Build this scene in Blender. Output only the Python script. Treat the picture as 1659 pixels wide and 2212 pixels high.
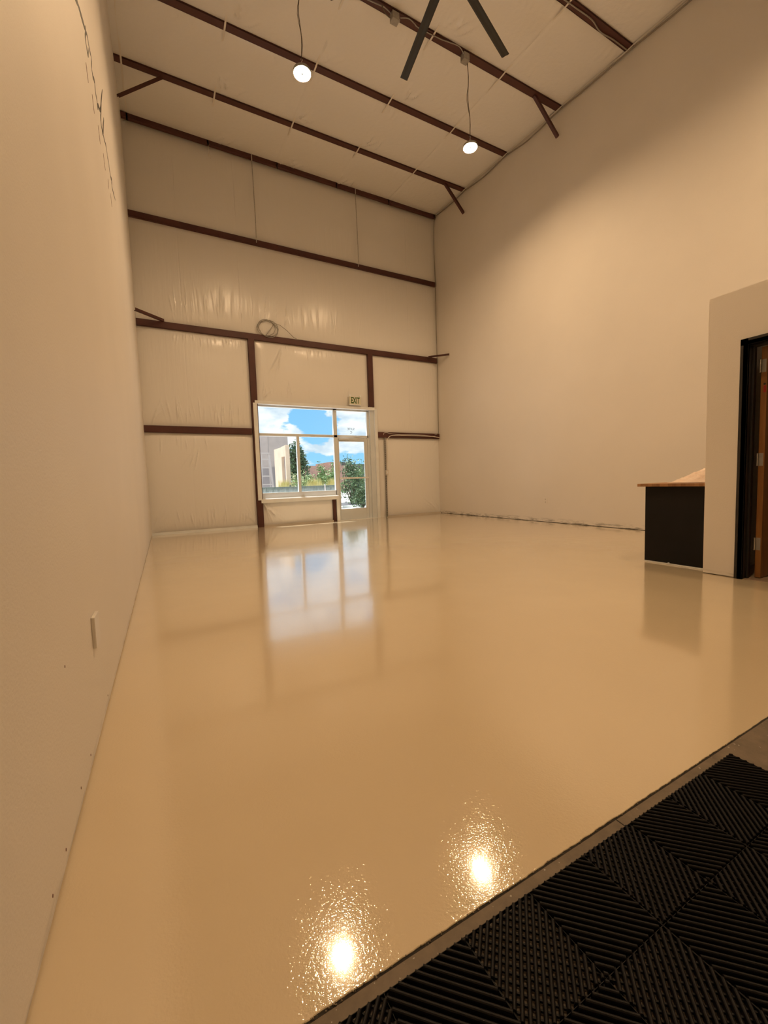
import bpy, bmesh, math, random
import numpy as np
from mathutils import Vector, Matrix

for o in list(bpy.data.objects): bpy.data.objects.remove(o)
scene = bpy.context.scene
COL = scene.collection
R = math.radians
rng = random.Random(7)

# ------------------------------------------------------------------ camera
cam_d = bpy.data.cameras.new('camera'); cam = bpy.data.objects.new('camera', cam_d); COL.objects.link(cam)
YAW, PITCH, ROLL = .4875, -.0738, -.0330
fw = Vector((math.sin(YAW)*math.cos(PITCH), math.cos(YAW)*math.cos(PITCH), math.sin(PITCH)))
r0 = Vector((math.cos(YAW), -math.sin(YAW), 0)); u0 = r0.cross(fw)
rt = r0*math.cos(ROLL)+u0*math.sin(ROLL); up = -r0*math.sin(ROLL)+u0*math.cos(ROLL)
cam.matrix_world = Matrix(((rt.x, up.x, -fw.x, 0), (rt.y, up.y, -fw.y, 0), (rt.z, up.z, -fw.z, 1.02), (0, 0, 0, 1)))
cam_d.sensor_fit = 'VERTICAL'; cam_d.sensor_height = 36; cam_d.sensor_width = 27
cam_d.lens = 890.82/2212*36
cam_d.clip_start = .02; cam_d.clip_end = 400
scene.camera = cam

# ------------------------------------------------------------------ view, world, sun
vs = scene.view_settings
scene.display_settings.display_device = 'sRGB'
vs.view_transform = 'Standard'; vs.look = 'None'; vs.gamma = 1; vs.use_curve_mapping = False
vs.exposure = 0.29
SUN_STRENGTH = 9.0
SKY_STRENGTH = .98
LAMP_COLOR = (1.0, .675, .375)
LAMP_STRENGTH = 520.0

W = bpy.data.worlds.new('sky'); scene.world = W; W.use_nodes = True
nt = W.node_tree; nt.nodes.clear()
def N(t, kind, **kw):
    n = t.nodes.new(kind)
    for k, v in kw.items(): setattr(n, k, v)
    return n
def math_node(t, op, a, b=None, c=None, clamp=False):
    n = N(t, 'ShaderNodeMath', operation=op, use_clamp=clamp)
    for i, v in enumerate((a, b, c)):
        if v is None: continue
        if isinstance(v, (int, float)): n.inputs[i].default_value = v
        else: t.links.new(v, n.inputs[i])
    return n.outputs[0]
def mix_col(t, fac, a, b):
    n = N(t, 'ShaderNodeMix', data_type='RGBA')
    for i, v in ((0, fac), (6, a), (7, b)):
        if isinstance(v, (int, float)): n.inputs[i].default_value = v
        elif isinstance(v, tuple): n.inputs[i].default_value = (*v[:3], 1)
        else: t.links.new(v, n.inputs[i])
    return n.outputs[2]
def ramp(t, fac, stops):
    n = N(t, 'ShaderNodeValToRGB'); e = n.color_ramp.elements
    while len(e) < len(stops): e.new(.5)
    for el, (p, c) in zip(e, stops):
        el.position = p; el.color = (*c, 1) if isinstance(c, tuple) else (c, c, c, 1)
    t.links.new(fac, n.inputs[0]); return n.outputs[0]
tc = N(nt, 'ShaderNodeTexCoord'); sep = N(nt, 'ShaderNodeSeparateXYZ'); nt.links.new(tc.outputs['Generated'], sep.inputs[0])
# clouds on a flat layer overhead: direction divided by height
hz = math_node(nt, 'MAXIMUM', sep.outputs[2], 0.0)
mpw = N(nt, 'ShaderNodeMapping'); mpw.inputs['Scale'].default_value = (1, 1, 2.3); mpw.inputs['Location'].default_value = (.37, .12, 2.1)
nt.links.new(tc.outputs['Generated'], mpw.inputs[0])
nz = N(nt, 'ShaderNodeTexNoise'); nz.inputs['Scale'].default_value = 6.5; nz.inputs['Detail'].default_value = 9; nz.inputs['Roughness'].default_value = .56
nt.links.new(mpw.outputs[0], nz.inputs['Vector'])
ysafe = math_node(nt, 'MAXIMUM', sep.outputs[1], .05)
az = math_node(nt, 'DIVIDE', sep.outputs[0], ysafe); el = math_node(nt, 'DIVIDE', sep.outputs[2], ysafe)
def blob(u, v, ru, rv):       # a clear gap in the clouds
    p = math_node(nt, 'POWER', math_node(nt, 'DIVIDE', math_node(nt, 'SUBTRACT', az, u), ru), 2.0)
    q = math_node(nt, 'POWER', math_node(nt, 'DIVIDE', math_node(nt, 'SUBTRACT', el, v), rv), 2.0)
    return math_node(nt, 'SUBTRACT', 1.0, math_node(nt, 'ADD', p, q), clamp=True)
gaps = math_node(nt, 'ADD', blob(.35, .168, .078, .052), blob(.42, .04, .16, .05))
val = math_node(nt, 'SUBTRACT', math_node(nt, 'ADD', math_node(nt, 'MULTIPLY', nz.outputs[0], 1.35), -.14), math_node(nt, 'MULTIPLY', gaps, .22))
cover = ramp(nt, val, [(.44, 0.0), (.50, 1.0)])
nz2 = N(nt, 'ShaderNodeTexNoise'); nz2.inputs['Scale'].default_value = 15; nz2.inputs['Detail'].default_value = 6
nt.links.new(mpw.outputs[0], nz2.inputs['Vector'])
cloud = ramp(nt, nz2.outputs[0], [(.36, (.56, .70, .80)), (.6, (.95, 1.0, 1.0))])
blue = ramp(nt, hz, [(0.0, (.38, .72, .92)), (.06, (.27, .62, .90)), (.5, (.13, .38, .78))])
skyc = mix_col(nt, cover, blue, cloud)
below = math_node(nt, 'LESS_THAN', sep.outputs[2], -.01)
skyc = mix_col(nt, below, skyc, (.35, .33, .30))
bg = N(nt, 'ShaderNodeBackground'); nt.links.new(skyc, bg.inputs[0]); bg.inputs[1].default_value = SKY_STRENGTH
wo = N(nt, 'ShaderNodeOutputWorld'); nt.links.new(bg.outputs[0], wo.inputs[0])

sd = bpy.data.lights.new('sun', 'SUN'); sd.energy = SUN_STRENGTH; sd.angle = R(.5); sd.color = (1, .95, .86)
sun = bpy.data.objects.new('sun', sd); COL.objects.link(sun)
sun_dir = Vector((.14, -.27, -.955))            # travels into the room, steeply down
sun.rotation_euler = sun_dir.to_track_quat('-Z', 'Y').to_euler(); sun.location = (0, 20, 30)

# ------------------------------------------------------------------ room numbers (metres)
XL, XR, D, YB = -.2974, 7.4537, 10.3744, -6.0
HE, SL = 8.6722, -.084
def ceil_z(y): return HE + SL*(D-y)
PURLINS = [8.945, 7.455, 5.99, 4.58, 3.08, 1.58, .08, -1.42, -2.92, -4.42]

# ------------------------------------------------------------------ materials
def mat(name, color, rough=.5, metal=0, spec=.5, noise=None, bump=None, emit=None, coat=0, coat_rough=.03):
    """noise=(scale, amount, detail); bump=(scale, strength, distance)"""
    m = bpy.data.materials.new(name); m.use_nodes = True; t = m.node_tree
    b = t.nodes['Principled BSDF']
    b.inputs['Base Color'].default_value = (*color, 1); b.inputs['Roughness'].default_value = rough
    b.inputs['Metallic'].default_value = metal; b.inputs['Specular IOR Level'].default_value = spec
    b.inputs['Coat Weight'].default_value = coat; b.inputs['Coat Roughness'].default_value = coat_rough
    co = N(t, 'ShaderNodeTexCoord').outputs['Object']
    if noise:
        n = N(t, 'ShaderNodeTexNoise'); n.inputs['Scale'].default_value = noise[0]; n.inputs['Detail'].default_value = noise[2] if len(noise) > 2 else 4
        t.links.new(co, n.inputs['Vector'])
        a = noise[1]
        c = ramp(t, n.outputs[0], [(.3, tuple(x*(1-a) for x in color)), (.7, tuple(min(1, x*(1+a)) for x in color))])
        t.links.new(c, b.inputs['Base Color'])
    if bump:
        n = N(t, 'ShaderNodeTexNoise'); n.inputs['Scale'].default_value = bump[0]; n.inputs['Detail'].default_value = 3
        t.links.new(co, n.inputs['Vector'])
        bp = N(t, 'ShaderNodeBump'); bp.inputs['Strength'].default_value = bump[1]; bp.inputs['Distance'].default_value = bump[2]
        t.links.new(n.outputs[0], bp.inputs['Height']); t.links.new(bp.outputs[0], b.inputs['Normal'])
    if emit:
        b.inputs['Emission Color'].default_value = (*emit[0], 1); b.inputs['Emission Strength'].default_value = emit[1]
    return m

def wall_paint(name, color, stain=.0, smear_h=.07):
    """white rolled paint with a fine orange peel, scuffs with their own shape near the floor"""
    m = bpy.data.materials.new(name); m.use_nodes = True; t = m.node_tree; b = t.nodes['Principled BSDF']
    b.inputs['Roughness'].default_value = .55; b.inputs['Specular IOR Level'].default_value = .35
    co = N(t, 'ShaderNodeTexCoord').outputs['Object']
    sp = N(t, 'ShaderNodeSeparateXYZ'); t.links.new(co, sp.inputs[0])
    n = N(t, 'ShaderNodeTexNoise'); n.inputs['Scale'].default_value = .9; n.inputs['Detail'].default_value = 3; t.links.new(co, n.inputs['Vector'])
    base = ramp(t, n.outputs[0], [(.3, tuple(x*.96 for x in color)), (.7, color)])
    s = N(t, 'ShaderNodeTexNoise'); s.inputs['Scale'].default_value = 9; s.inputs['Detail'].default_value = 6; s.inputs['Roughness'].default_value = .7
    mp = N(t, 'ShaderNodeMapping'); mp.inputs['Scale'].default_value = (1, .45, 3.0); t.links.new(co, mp.inputs[0]); t.links.new(mp.outputs[0], s.inputs['Vector'])
    low = math_node(t, 'SUBTRACT', 1.0, math_node(t, 'DIVIDE', sp.outputs[2], smear_h), clamp=True)
    k = math_node(t, 'MULTIPLY', ramp(t, s.outputs[0], [(.46, 0.0), (.60, 1.0)]), math_node(t, 'MULTIPLY', low, stain, clamp=True), clamp=True)
    c = mix_col(t, k, base, (.16, .145, .13))
    t.links.new(c, b.inputs['Base Color'])
    bn = N(t, 'ShaderNodeTexNoise'); bn.inputs['Scale'].default_value = 120; bn.inputs['Detail'].default_value = 3; t.links.new(co, bn.inputs['Vector'])
    bp = N(t, 'ShaderNodeBump'); bp.inputs['Strength'].default_value = .25; bp.inputs['Distance'].default_value = .004
    t.links.new(bn.outputs[0], bp.inputs['Height']); t.links.new(bp.outputs[0], b.inputs['Normal'])
    return m

def vinyl_mat():
    m = bpy.data.materials.new('insulation vinyl'); m.use_nodes = True; t = m.node_tree; b = t.nodes['Principled BSDF']
    b.inputs['Base Color'].default_value = (.88, .865, .84, 1); b.inputs['Roughness'].default_value = .22
    b.inputs['Specular IOR Level'].default_value = .5
    co = N(t, 'ShaderNodeTexCoord').outputs['Object']
    mp = N(t, 'ShaderNodeMapping'); mp.inputs['Scale'].default_value = (9, 9, .9); t.links.new(co, mp.inputs[0])
    n = N(t, 'ShaderNodeTexNoise'); n.inputs['Scale'].default_value = 1.6; n.inputs['Detail'].default_value = 4; t.links.new(mp.outputs[0], n.inputs['Vector'])
    n2 = N(t, 'ShaderNodeTexNoise'); n2.inputs['Scale'].default_value = 160; n2.inputs['Detail'].default_value = 2; t.links.new(co, n2.inputs['Vector'])
    h = math_node(t, 'ADD', math_node(t, 'MULTIPLY', n.outputs[0], 1.0), math_node(t, 'MULTIPLY', n2.outputs[0], .05))
    bp = N(t, 'ShaderNodeBump'); bp.inputs['Strength'].default_value = .35; bp.inputs['Distance'].default_value = .012
    t.links.new(h, bp.inputs['Height']); t.links.new(bp.outputs[0], b.inputs['Normal'])
    return m

def epoxy_mat():
    m = bpy.data.materials.new('epoxy coating'); m.use_nodes = True; t = m.node_tree; b = t.nodes['Principled BSDF']
    co = N(t, 'ShaderNodeTexCoord').outputs['Object']
    n = N(t, 'ShaderNodeTexNoise'); n.inputs['Scale'].default_value = .7; n.inputs['Detail'].default_value = 3; t.links.new(co, n.inputs['Vector'])
    c = ramp(t, n.outputs[0], [(.3, (.70, .575, .395)), (.7, (.74, .615, .425))])
    t.links.new(c, b.inputs['Base Color'])
    b.inputs['Roughness'].default_value = .045; b.inputs['Specular IOR Level'].default_value = .5; b.inputs['IOR'].default_value = 1.6
    # orange peel: millimetre cells plus long soft waves
    f = N(t, 'ShaderNodeTexNoise'); f.inputs['Scale'].default_value = 150; f.inputs['Detail'].default_value = 1.5; t.links.new(co, f.inputs['Vector'])
    g = N(t, 'ShaderNodeTexNoise'); g.inputs['Scale'].default_value = 3.2; g.inputs['Detail'].default_value = 1; t.links.new(co, g.inputs['Vector'])
    b1 = N(t, 'ShaderNodeBump'); b1.inputs['Strength'].default_value = 1.0; b1.inputs['Distance'].default_value = .0009
    t.links.new(g.outputs[0], b1.inputs['Height'])
    b2 = N(t, 'ShaderNodeBump'); b2.inputs['Strength'].default_value = 1.0; b2.inputs['Distance'].default_value = .00046
    t.links.new(f.outputs[0], b2.inputs['Height']); t.links.new(b1.outputs[0], b2.inputs['Normal'])
    t.links.new(b2.outputs[0], b.inputs['Normal'])
    # clear top layer: only the long soft waves disturb it
    b.inputs['Coat Weight'].default_value = .75; b.inputs['Coat Roughness'].default_value = .075; b.inputs['Coat IOR'].default_value = 1.5
    t.links.new(b1.outputs[0], b.inputs['Coat Normal'])
    return m

def concrete_mat(name, color):
    m = bpy.data.materials.new(name); m.use_nodes = True; t = m.node_tree; b = t.nodes['Principled BSDF']
    b.inputs['Roughness'].default_value = .6
    co = N(t, 'ShaderNodeTexCoord').outputs['Object']
    n = N(t, 'ShaderNodeTexNoise'); n.inputs['Scale'].default_value = 11; n.inputs['Detail'].default_value = 8; n.inputs['Roughness'].default_value = .65; t.links.new(co, n.inputs['Vector'])
    c = ramp(t, n.outputs[0], [(.3, tuple(x*.72 for x in color)), (.7, tuple(x*1.25 for x in color))])
    s = N(t, 'ShaderNodeTexNoise'); s.inputs['Scale'].default_value = 75; s.inputs['Detail'].default_value = 2; t.links.new(co, s.inputs['Vector'])
    c = mix_col(t, ramp(t, s.outputs[0], [(.70, 0.0), (.74, 1.0)]), c, (.5, .46, .4))
    t.links.new(c, b.inputs['Base Color'])
    bp = N(t, 'ShaderNodeBump'); bp.inputs['Strength'].default_value = .4; bp.inputs['Distance'].default_value = .003
    t.links.new(n.outputs[0], bp.inputs['Height']); t.links.new(bp.outputs[0], b.inputs['Normal'])
    return m

def wood_mat(name, a, c2, rough=.4, axis=2, scale=1.0):
    m = bpy.data.materials.new(name); m.use_nodes = True; t = m.node_tree; b = t.nodes['Principled BSDF']
    b.inputs['Roughness'].default_value = rough
    co = N(t, 'ShaderNodeTexCoord').outputs['Object']
    mp = N(t, 'ShaderNodeMapping'); sc = [14*scale]*3; sc[axis] = 1.2*scale; mp.inputs['Scale'].default_value = sc; t.links.new(co, mp.inputs[0])
    n = N(t, 'ShaderNodeTexNoise'); n.inputs['Scale'].default_value = 1.6; n.inputs['Detail'].default_value = 6; t.links.new(mp.outputs[0], n.inputs['Vector'])
    t.links.new(ramp(t, n.outputs[0], [(.32, a), (.68, c2)]), b.inputs['Base Color'])
    return m

def butcher_mat():
    m = bpy.data.materials.new('butcher block'); m.use_nodes = True; t = m.node_tree; b = t.nodes['Principled BSDF']
    b.inputs['Roughness'].default_value = .45
    co = N(t, 'ShaderNodeTexCoord').outputs['Object']
    sp = N(t, 'ShaderNodeSeparateXYZ'); t.links.new(co, sp.inputs[0])
    cm = N(t, 'ShaderNodeCombineXYZ')
    t.links.new(math_node(t, 'FLOOR', math_node(t, 'MULTIPLY', sp.outputs[1], 24)), cm.inputs[1])
    t.links.new(math_node(t, 'FLOOR', math_node(t, 'MULTIPLY', sp.outputs[0], 2.3)), cm.inputs[0])
    wn = N(t, 'ShaderNodeTexWhiteNoise'); t.links.new(cm.outputs[0], wn.inputs[0])
    mp = N(t, 'ShaderNodeMapping'); mp.inputs['Scale'].default_value = (2, 40, 40); t.links.new(co, mp.inputs[0])
    n = N(t, 'ShaderNodeTexNoise'); n.inputs['Scale'].default_value = 1.5; n.inputs['Detail'].default_value = 5; t.links.new(mp.outputs[0], n.inputs['Vector'])
    v = math_node(t, 'ADD', math_node(t, 'MULTIPLY', wn.outputs[0], .6), math_node(t, 'MULTIPLY', n.outputs[0], .4))
    t.links.new(ramp(t, v, [(.2, (.24, .115, .045)), (.8, (.46, .24, .10))]), b.inputs['Base Color'])
    return m

def glass_mat(name, tint=(.97, .99, 1.0), dirt=.0):
    m = bpy.data.materials.new(name); m.use_nodes = True; t = m.node_tree; t.nodes.clear()
    tr = N(t, 'ShaderNodeBsdfTransparent'); tr.inputs[0].default_value = (*tint, 1)
    gl = N(t, 'ShaderNodeBsdfGlossy'); gl.inputs['Roughness'].default_value = .0
    fr = N(t, 'ShaderNodeFresnel'); fr.inputs[0].default_value = 1.45
    mx = N(t, 'ShaderNodeMixShader'); t.links.new(math_node(t, 'MULTIPLY', fr.outputs[0], 1.5, clamp=True), mx.inputs[0])
    t.links.new(tr.outputs[0], mx.inputs[1]); t.links.new(gl.outputs[0], mx.inputs[2])
    out = N(t, 'ShaderNodeOutputMaterial'); last = mx.outputs[0]
    if dirt:
        co = N(t, 'ShaderNodeTexCoord').outputs['Object']; sp = N(t, 'ShaderNodeSeparateXYZ'); t.links.new(co, sp.inputs[0])
        n = N(t, 'ShaderNodeTexNoise'); n.inputs['Scale'].default_value = 14; n.inputs['Detail'].default_value = 6; t.links.new(co, n.inputs['Vector'])
        low = math_node(t, 'SUBTRACT', 1.0, math_node(t, 'DIVIDE', math_node(t, 'SUBTRACT', sp.outputs[2], .13), .20), clamp=True)
        k = math_node(t, 'MULTIPLY', math_node(t, 'MULTIPLY', low, n.outputs[0]), dirt, clamp=True)
        df = N(t, 'ShaderNodeBsdfTranslucent'); df.inputs[0].default_value = (.75, .8, .8, 1)
        m2 = N(t, 'ShaderNodeMixShader'); t.links.new(k, m2.inputs[0]); t.links.new(last, m2.inputs[1]); t.links.new(df.outputs[0], m2.inputs[2]); last = m2.outputs[0]
    t.links.new(last, out.inputs[0])
    return m

def leaf_mat(name, a, b2):
    m = bpy.data.materials.new(name); m.use_nodes = True; t = m.node_tree; b = t.nodes['Principled BSDF']
    b.inputs['Roughness'].default_value = .6
    g = N(t, 'ShaderNodeTexCoord').outputs['Object']
    n = N(t, 'ShaderNodeTexNoise'); n.inputs['Scale'].default_value = 3.5; n.inputs['Detail'].default_value = 5; t.links.new(g, n.inputs['Vector'])
    t.links.new(ramp(t, n.outputs[0], [(.35, a), (.65, b2)]), b.inputs['Base Color'])
    b.inputs['Transmission Weight'].default_value = 0
    return m

M = dict(
    wall_l=wall_paint('painted drywall left', (.82, .775, .72), stain=.5, smear_h=.05),
    wall_r=wall_paint('painted drywall right', (.82, .775, .715), stain=1.0, smear_h=.11),
    office=wall_paint('painted drywall office', (.84, .79, .73), stain=1.0, smear_h=.05),
    vinyl=vinyl_mat(), epoxy=epoxy_mat(), concrete=concrete_mat('bare concrete', (.17, .13, .088)),
    steel=mat('maroon primer', (.085, .026, .020), .5, noise=(3, .18), bump=(60, .1, .002)),
    seam=mat('vinyl tape', (.62, .57, .50), .4),
    strap=mat('white strap', (.80, .76, .70), .4),
    plate=mat('white plastic', (.78, .74, .68), .35),
    galv=mat('galvanised steel', (.55, .53, .50), .35, metal=.8, noise=(30, .15)),
    box=mat('grey box steel', (.36, .34, .31), .45, metal=.3, noise=(20, .1)),
    cable=mat('grey cable', (.30, .27, .22), .5),
    darkcable=mat('dark cable', (.10, .08, .06), .6),
    alu=mat('painted aluminium frame', (.72, .76, .78), .38, noise=(2, .05)),
    flash=mat('white flashing', (.86, .89, .90), .4, noise=(4, .05)),
    shadowgap=mat('dark gap', (.03, .025, .02), .9, noise=(12, .3)),
    black=mat('black paint', (.006, .005, .0045), .7, spec=.3, noise=(5, .3)),
    blackframe=mat('black door frame', (.016, .013, .012), .42, noise=(5, .2)),
    fan=mat('dark fan blade', (.020, .019, .015), .5, noise=(5, .15)),
    rubber=mat('black polypropylene', (.0045, .0035, .0035), .45, spec=.2, noise=(40, .3), bump=(400, .2, .0006)),
    door=wood_mat('oak door veneer', (.20, .075, .012), (.33, .14, .028), .35),
    butcher=butcher_mat(),
    hinge=mat('satin hinge', (.50, .47, .42), .35, metal=.9, noise=(50, .1)),
    red=mat('red tag', (.35, .012, .008), .5),
    lens=mat('lamp lens', (1, 1, 1), .4, emit=(LAMP_COLOR, LAMP_STRENGTH)),
    officefill=mat('office fill glow', (1, .9, .8), .5, emit=((1, .72, .42), 1.6)),  # weak glow of the fill panel added inside the office
    housing=mat('lamp housing', (.30, .28, .25), .5, noise=(30, .2)),
    sensor=mat('lamp sensor', (.10, .09, .07), .5),
    exitw=mat('exit sign face', (.78, .76, .62), .45, noise=(8, .05)),
    exitg=mat('exit sign letters', (.035, .11, .008), .5),
    ink=mat('vinyl lettering', (.035, .03, .022), .6),
    inkred=mat('faded lettering', (.17, .07, .05), .6),
    decal=mat('window decal', (.10, .12, .13), .6),
    cloth=mat('crumpled plastic sheet', (.82, .66, .55), .3, noise=(15, .08)),
    glass=glass_mat('window glass', dirt=0), glassd=glass_mat('dusty window glass', dirt=.35),
    ground=concrete_mat('parking concrete', (.62, .60, .58)),
    asphalt=mat('asphalt', (.10, .105, .12), .9, noise=(9, .25, 8)),
    stucco=mat('grey stucco', (.50, .42, .39), .85, noise=(2, .08), bump=(40, .3, .01)),
    stuccodark=mat('dark stucco band', (.33, .29, .29), .85, noise=(2, .08)),
    tan=mat('tan stucco', (.62, .49, .38), .85, noise=(2, .08), bump=(40, .3, .01)),
    brick=mat('red brown wall', (.33, .20, .16), .85, noise=(3, .12)),
    farroof=mat('dark parapet', (.08, .09, .08), .8, noise=(3, .2)),
    leaf=leaf_mat('dark green leaves', (.03, .08, .04), (.11, .20, .09)),
    leaf2=leaf_mat('mid green leaves', (.07, .16, .05), (.25, .38, .16)),
    leaf3=leaf_mat('yellow grass', (.45, .40, .10), (.80, .72, .35)),
    leaf4=leaf_mat('olive leaves', (.22, .28, .12), (.50, .54, .32)),
    bark=mat('bark', (.08, .06, .045), .9, noise=(10, .3)),
    fence=mat('dark green fence', (.03, .06, .045), .7, noise=(5, .2)),
    ladder=mat('aluminium ladder', (.46, .41, .40), .6),
    tile=mat('office floor tile', (.42, .31, .22), .4, noise=(4, .1)),
)

# ------------------------------------------------------------------ mesh helpers
class MB:
    def __init__(s): s.v = []; s.f = []; s.smooth = []
    def add(s, vs, fs, smooth=False):
        k = len(s.v); s.v += [tuple(v) for v in vs]; s.f += [tuple(i+k for i in f) for f in fs]; s.smooth += [smooth]*len(fs)
    def box(s, x0, x1, y0, y1, z0, z1):
        s.add([(x0,y0,z0),(x1,y0,z0),(x1,y1,z0),(x0,y1,z0),(x0,y0,z1),(x1,y0,z1),(x1,y1,z1),(x0,y1,z1)],
              [(0,3,2,1),(4,5,6,7),(0,1,5,4),(1,2,6,5),(2,3,7,6),(3,0,4,7)])
    def bar(s, a, b, w, h, upv=(0,0,1), smooth=False):
        a = Vector(a); b = Vector(b); d = (b-a).normalized(); u = Vector(upv); sd_ = d.cross(u).normalized(); u = sd_.cross(d).normalized()
        vs = []
        for p in (a, b):
            for i, j in ((-1,-1),(1,-1),(1,1),(-1,1)): vs.append(p+sd_*i*w/2+u*j*h/2)
        s.add(vs, [(0,1,2,3),(7,6,5,4),(0,4,5,1),(1,5,6,2),(2,6,7,3),(3,7,4,0)], smooth)
    def tube(s, pts, r, n=8, cap=True):
        pts = [Vector(p) for p in pts]; rings = []
        prev = None
        for i, p in enumerate(pts):
            d = (pts[min(i+1, len(pts)-1)]-pts[max(i-1, 0)]).normalized()
            if prev is None:
                u = d.cross(Vector((0,0,1)))
                if u.length < .05: u = d.cross(Vector((1,0,0)))
            else: u = prev - d*prev.dot(d)
            u.normalize(); prev = u; w = d.cross(u)
            rr = r[i] if isinstance(r, (list, tuple)) else r
            rings.append([p+(u*math.cos(2*math.pi*k/n)+w*math.sin(2*math.pi*k/n))*rr for k in range(n)])
        vs = [v for rg in rings for v in rg]; fs = []
        for i in range(len(pts)-1):
            for k in range(n):
                fs.append((i*n+k, i*n+(k+1)%n, (i+1)*n+(k+1)%n, (i+1)*n+k))
        if cap: fs += [tuple(range(n-1, -1, -1)), tuple((len(pts)-1)*n+k for k in range(n))]
        s.add(vs, fs, True)
    def lathe(s, prof, c=(0,0,0), n=28, axis='z'):
        vs = []; fs = []
        for r, h in prof:
            for k in range(n):
                a = 2*math.pi*k/n; x, y = r*math.cos(a), r*math.sin(a)
                p = (x, y, h) if axis == 'z' else ((x, -h, y) if axis == 'y' else (h, x, y))
                vs.append((p[0]+c[0], p[1]+c[1], p[2]+c[2]))
        for i in range(len(prof)-1):
            for k in range(n): fs.append((i*n+k, i*n+(k+1)%n, (i+1)*n+(k+1)%n, (i+1)*n+k))
        fs += [tuple(range(n-1, -1, -1)), tuple((len(prof)-1)*n+k for k in range(n))]
        s.add(vs, fs, True)
    def build(s, name, m, parent=None, bevel=0, fix=True):
        me = bpy.data.meshes.new(name); me.from_pydata(s.v, [], s.f); me.update()
        me.polygons.foreach_set('use_smooth', s.smooth)
        if fix:
            bm = bmesh.new(); bm.from_mesh(me); bmesh.ops.recalc_face_normals(bm, faces=bm.faces); bm.to_mesh(me); bm.free()
        me.materials.append(M[m] if isinstance(m, str) else m)
        o = bpy.data.objects.new(name, me); COL.objects.link(o)
        if parent is not None: o.parent = parent
        if bevel:
            b = o.modifiers.new('bevel', 'BEVEL'); b.width = bevel; b.segments = 2; b.limit_method = 'ANGLE'; b.angle_limit = R(40)
        if any(s.smooth): me.set_sharp_from_angle(angle=R(40))
        return o
def boxmb(*a):
    m = MB(); m.box(*a); return m
def recenter(o, p):
    """put a single-mesh object's origin at p"""
    p = Vector(p); o.data.transform(Matrix.Translation(-p)); o.location = p; return o
def tag(o, label, cat, group=None, kind=None):
    o['label'] = label; o['category'] = cat
    if group: o['group'] = group
    if kind: o['kind'] = kind
    return o
def struct(o): o['kind'] = 'structure'; return o
def empty(name, loc=(0,0,0), rz=0):
    o = bpy.data.objects.new(name, None); COL.objects.link(o); o.location = loc; o.rotation_euler = (0,0,rz); o.empty_display_size = .1
    return o
def text_mesh(name, body, size, m, parent, matrix, depth=.002, sx=1, bold=0):
    c = bpy.data.curves.new(name, 'FONT'); c.body = body; c.size = size; c.extrude = depth; c.align_x = 'CENTER'; c.align_y = 'CENTER'; c.offset = bold
    c.space_line = .95
    to = bpy.data.objects.new(name, c); COL.objects.link(to)
    dg = bpy.context.evaluated_depsgraph_get(); dg.update()
    me = bpy.data.meshes.new_from_object(to.evaluated_get(dg)); bpy.data.objects.remove(to)
    me.transform(matrix @ Matrix.Diagonal((sx, 1, 1, 1)))
    me.materials.clear(); me.materials.append(M[m])
    o = bpy.data.objects.new(name, me); COL.objects.link(o); o.parent = parent
    return o

# pillow-like sheet of vinyl: grid on a rectangle, bulging out of its plane
def pillow(mb, u0, u1, v0, v1, du, dv, place, amp, edge, ridges=()):
    nu = max(2, int((u1-u0)/du)+1); nv = max(2, int((v1-v0)/dv)+1)
    U = np.linspace(u0, u1, nu); V = np.linspace(v0, v1, nv); UU, VV = np.meshgrid(U, V, indexing='ij')
    def rise(a, lo, hi, e): return (1-np.exp(-(a-lo)/e))*(1-np.exp(-(hi-a)/e))
    H = amp*rise(UU, u0, u1, edge*.8)*rise(VV, v0, v1, edge)
    H *= 1+.10*np.sin(UU*2.3+1)*np.sin(VV*1.7)
    for (a, b, ang, ln, sg, am) in ridges:
        ca, sa = math.cos(ang), math.sin(ang)
        x = (UU-a)*ca+(VV-b)*sa; y = -(UU-a)*sa+(VV-b)*ca
        t = np.clip(x/ln, 0, 1)
        H += am*np.exp(-(y/sg)**2)*np.where((x >= 0) & (x <= ln), np.sin(math.pi*t)**.7, 0)
    P = place(UU, VV, H)
    vs = list(zip(P[0].ravel().tolist(), P[1].ravel().tolist(), P[2].ravel().tolist())); fs = []
    for i in range(nu-1):
        for j in range(nv-1): fs.append((i*nv+j, (i+1)*nv+j, (i+1)*nv+j+1, i*nv+j+1))
    mb.add(vs, fs, True)

# ------------------------------------------------------------------ floor, slab, ground
struct(boxmb(XL-.2, XR+.2, YB-.2, .75, -.12, 0).build('floor', 'concrete'))
# epoxy coating with a ragged lip
ep = MB(); EH = .0035
xs = np.linspace(XL-.15, XR+.15, 900)
lip = [.7115+.0006*math.sin(x*31)+.0005*math.sin(x*97+1)+rng.uniform(-.0009, .0009)*(1 if x < 2 else .5) for x in xs]
vs = []; fs = []
for x, l in zip(xs, lip): vs += [(x, l, -.1), (x, l, EH-.0012), (x, l+.0015, EH), (x, .725, EH)]
for i in range(len(xs)-1):
    for k in range(3): fs.append((i*4+k, (i+1)*4+k, (i+1)*4+k+1, i*4+k+1))
ep.add(vs, fs); ep.add([(XL-.15, .725, EH), (XR+.15, .725, EH), (XR+.15, D+.22, EH), (XL-.15, D+.22, EH)], [(0,1,2,3)]); struct(ep.build('floor', 'epoxy'))
lipm = MB()                                     # dried drips along the lip
for i in range(150):
    x = rng.uniform(-.2, 1.9); r = rng.uniform(.0010, .0024)
    lipm.lathe([(r*.4, 0), (r, r*.3), (r*.7, r*.8), (r*.1, r)], (x, .7105+rng.uniform(-.003, .002), EH*.6), n=7)
struct(lipm.build('trim_1', 'concrete'))
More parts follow.
